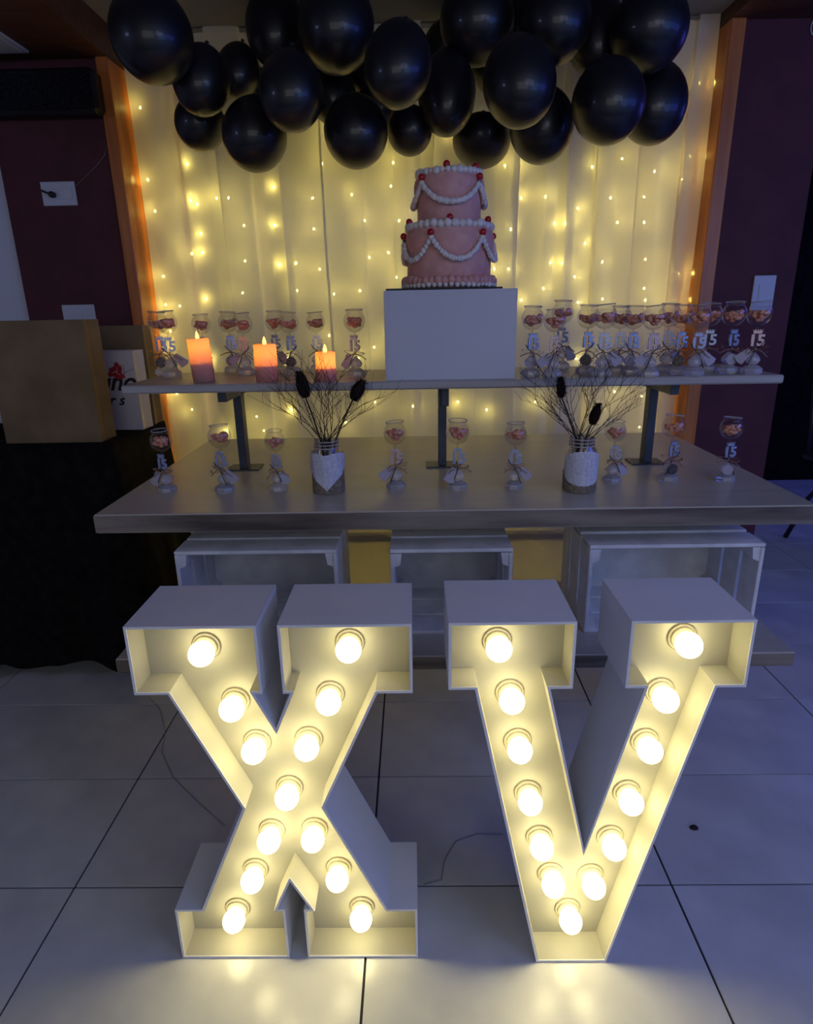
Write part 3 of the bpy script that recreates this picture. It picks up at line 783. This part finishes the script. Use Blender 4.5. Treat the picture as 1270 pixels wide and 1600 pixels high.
kb = thing('kraft_bag', 'big brown kraft paper bag standing at the front of the black-draped table', 'bag', (-1.125, 1.985, TZ+.0005))
def bag(t, w, d, h, mt, th=.002, dent=.012):
    MB().box(-w/2, w/2, -d/2, -d/2+th, 0, h).obj('front_panel', mt, t)
    MB().box(-w/2, w/2, d/2-th, d/2, 0, h).obj('rear_panel', mt, t)
    for s in (-1, 1):
        x = s*w/2; vs = []
        b = MB()
        a = [(x, -d/2+th), (x-s*dent, 0), (x, d/2-th)]
        for k in range(2):
            (x0, y0), (x1, y1) = a[k], a[k+1]
            b.add([(x0, y0, 0), (x1 if 0 else x1, y1, .0), (x1, y1, h), (x0, y0, h), (x0-s*th, y0, 0), (x1-s*th, y1, 0), (x1-s*th, y1, h), (x0-s*th, y0, h)],
                  [[0,1,2,3],[4,7,6,5],[3,2,6,7],[0,4,5,1],[0,3,7,4],[1,5,6,2]])
        b.obj('side_gusset', mt, t)
    MB().box(-w/2+th, w/2-th, -d/2+th, d/2-th, 0, th).obj('bottom', mt, t)
bag(kb, .30, .10, .365, 'kraft')
kb2 = thing('kraft_bag', 'second brown kraft paper bag behind the white printed gift bag', 'bag', (-1.06, 2.285, TZ+.0005))
bag(kb2, .26, .07, .34, 'kraft', dent=.006)
gb = thing('gift_bag', 'white gift bag printed with black script and a red flower', 'bag', (-1.020, 2.185, TZ+.0005), (0, 0, -.05))
bag(gb, .185, .075, .262, 'gift_white', dent=.01)
tm = text_mesh('ino', .085, .0003, 0, .35); tm.materials.append(M['ink'])
link('lettering', tm, gb, (.032, -.0385, .135))
tm = text_mesh('r s', .05, .0003, 0, .35); tm.materials.append(M['ink'])
link('lettering', tm, gb, (.012, -.0385, .085))
fb = MB()
for k in range(9):
    a = k*2*PI/9; r = .011+.006*(k % 3)
    fb.lathe([(.0001, 0), (.009, 0), (.009, .0006), (.0001, .0006)], 8, Matrix.Translation((.028+r*math.cos(a), -.0385, .195+r*math.sin(a))) @ RX, False)
fb.obj('red_flower', 'red', gb)
lb = MB()
for p0, p1 in (((.045, .215), (.055, .215)), ((.055, .215), (.055, .165)), ((.03, .215), (.055, .215)), ((.05, .19), (.088, .205)), ((-.02, .205), (-.045, .20)), ((.05, .165), (.085, .148))):
    lb.tube([(p0[0], -.0382, p0[1]), (p1[0], -.0382, p1[1])], .0007, 4)
lb.obj('printed_lines', 'ink', gb)

# ------------------------------------------------------------------ wall fittings
wo = thing('wall_outlet', 'white wall outlet with a black plug, high on the left maroon wall', 'outlet', tuple(aty(93, 303, WY)))
MB().box(-.058, .058, -.006, 0, -.037, .037, bev=.002).obj('cover_plate', 'plastic', wo)
MB().box(.012, .046, -.008, -.006, -.018, .018, bev=.0005).obj('socket_insert', 'plastic', wo)
MB().lathe([(.002, 0), (.010, 0), (.010, .016), (.006, .02), (.0001, .02)], 10, Matrix.Translation((-.018, -.006, -.004)) @ RX, False).obj('plug', 'black_plastic', wo)
MB().tube([(-.018, -.028, -.004), (-.045, -.022, .006), (-.052, -.010, .010)], .003, 6).obj('plug_cable', 'black_plastic', wo)
pw = [aty(px, py, WY-.004) for px, py in ((118, 291), (135, 275), (152, 258), (163, 243), (168, 225))]
MB().tube(pw, .0009, 4).obj('thin_wire', 'wire', None, label='thin pale wire running from the wall outlet up to the orange frame post', category='wire')
ws = thing('wall_plate', 'white blank wall plate just above the kraft paper bags', 'outlet', tuple(aty(126, 500, WY)))
MB().box(-.058, .058, -.006, 0, -.05, .052, bev=.002).obj('cover_plate', 'plastic', ws)
MB().box(-.02, .02, -.0075, -.006, -.03, .03, bev=.0005).obj('insert', 'plastic', ws)
ls = thing('light_switch', 'white light switch on the maroon wall right of the curtain', 'switch', tuple(aty(1191, 458, WY)))
MB().box(-.038, .038, -.007, 0, -.058, .058, bev=.002).obj('cover_plate', 'plastic', ls)
MB().box(-.018, .018, -.009, -.007, -.030, .030, bev=.0006).obj('rocker', 'plastic', ls)
c = aty(80, 148, 2.325)
bp_ = thing('wall_speaker', 'long black fabric-fronted box high on the maroon wall at left', 'speaker', tuple(c))
MB().box(-.36, .165, -.05, .02, -.065, .062, bev=.014).obj('housing', 'black_plastic', bp_)
MB().box(-.35, .155, -.056, -.050, -.055, .052, bev=.002).obj('grille', 'fuzzy', bp_)
lp = MB().prism([(0, 0), (0, 0)], 0, 0) if False else None
# pale panel set into the left soffit
r = F_+R_*(5-635)/FPX-U_*(62-800)/FPX; t_ = (1.975-H)/r.z; q = Vector((r.x*t_, r.y*t_, 1.975))
cp = thing('ceiling_panel', 'pale ceiling panel in the dark soffit at the top left', 'ceiling panel', (q.x-.07, q.y, 1.9745))
MB().box(-.10, .10, -.08, .08, -.008, 0, bev=.002).obj('cover', 'plastic', cp)
MB().box(-.085, .085, -.065, .065, -.010, -.008).obj('inner_face', 'plastic', cp)
c = aty(1274, 42, WY-.003)
MB().tube([(.014*math.cos(2*PI*i/20), 0, .022*math.sin(2*PI*i/20)) for i in range(20)], .0022, 6, True).obj('wall_ring', 'plastic', None, tuple(c), label='small pale ring on the purple wall at the top right edge', category='ring')

# ------------------------------------------------------------------ far right: chair in the other room
ch = thing('folding_chair', 'dark metal chair standing on the tiles far back at the right edge', 'chair', (2.20, 3.02, 0), (0, 0, .2))
for sx in (-1, 1):
    MB().tube([(sx*.19, -.20, .003), (sx*.185, -.12, .25), (sx*.18, .0, .44)], .012, 8).obj('leg', 'dark_metal', ch)
    MB().tube([(sx*.19, .22, .003), (sx*.185, .12, .25), (sx*.18, -.02, .44)], .012, 8).obj('leg', 'dark_metal', ch)
    MB().tube([(sx*.18, .17, .44), (sx*.18, .22, .84)], .012, 8).obj('back_upright', 'dark_metal', ch)
MB().box(-.20, .20, -.20, .20, .44, .465, bev=.008).obj('seat', 'dark_metal', ch)
MB().box(-.168, .168, .19, .215, .62, .82, bev=.006).obj('backrest', 'dark_metal', ch)

# ------------------------------------------------------------------ small things on the floor
def at0(px, py, z=0):
    r = F_+R_*(px-635)/FPX-U_*(py-800)/FPX; t = (z-H)/r.z
    return Vector((r.x*t, r.y*t, z))
c = at0(1084, 1294)
MB().lathe([(.001, .0004), (.011, .001), (.008, .005), (.002, .007)], 7, Matrix.Diagonal((1, .8, 1, 1)), False).obj('debris', 'scrap', None, tuple(c), label='small dark crumb on the tiles right of the letter V', category='debris')
pw = [at0(px, py, .0016) for px, py in ((232, 1088), (250, 1110), (258, 1145), (252, 1175), (270, 1215), (300, 1245), (330, 1272), (350, 1290))]
MB().tube(pw, .0007, 5).obj('clear_cable', 'clear_cord', None, label='thin clear cable lying on the tiles left of the letter X', category='cable')
pw = [at0(px, py, .0016) for px, py in ((662, 1382), (690, 1375), (694, 1345), (712, 1315), (745, 1303), (785, 1304))]
MB().tube(pw, .0009, 5).obj('clear_cable', 'clear_cord', None, label='thin clear cable looped on the tiles between the letters X and V', category='cable')
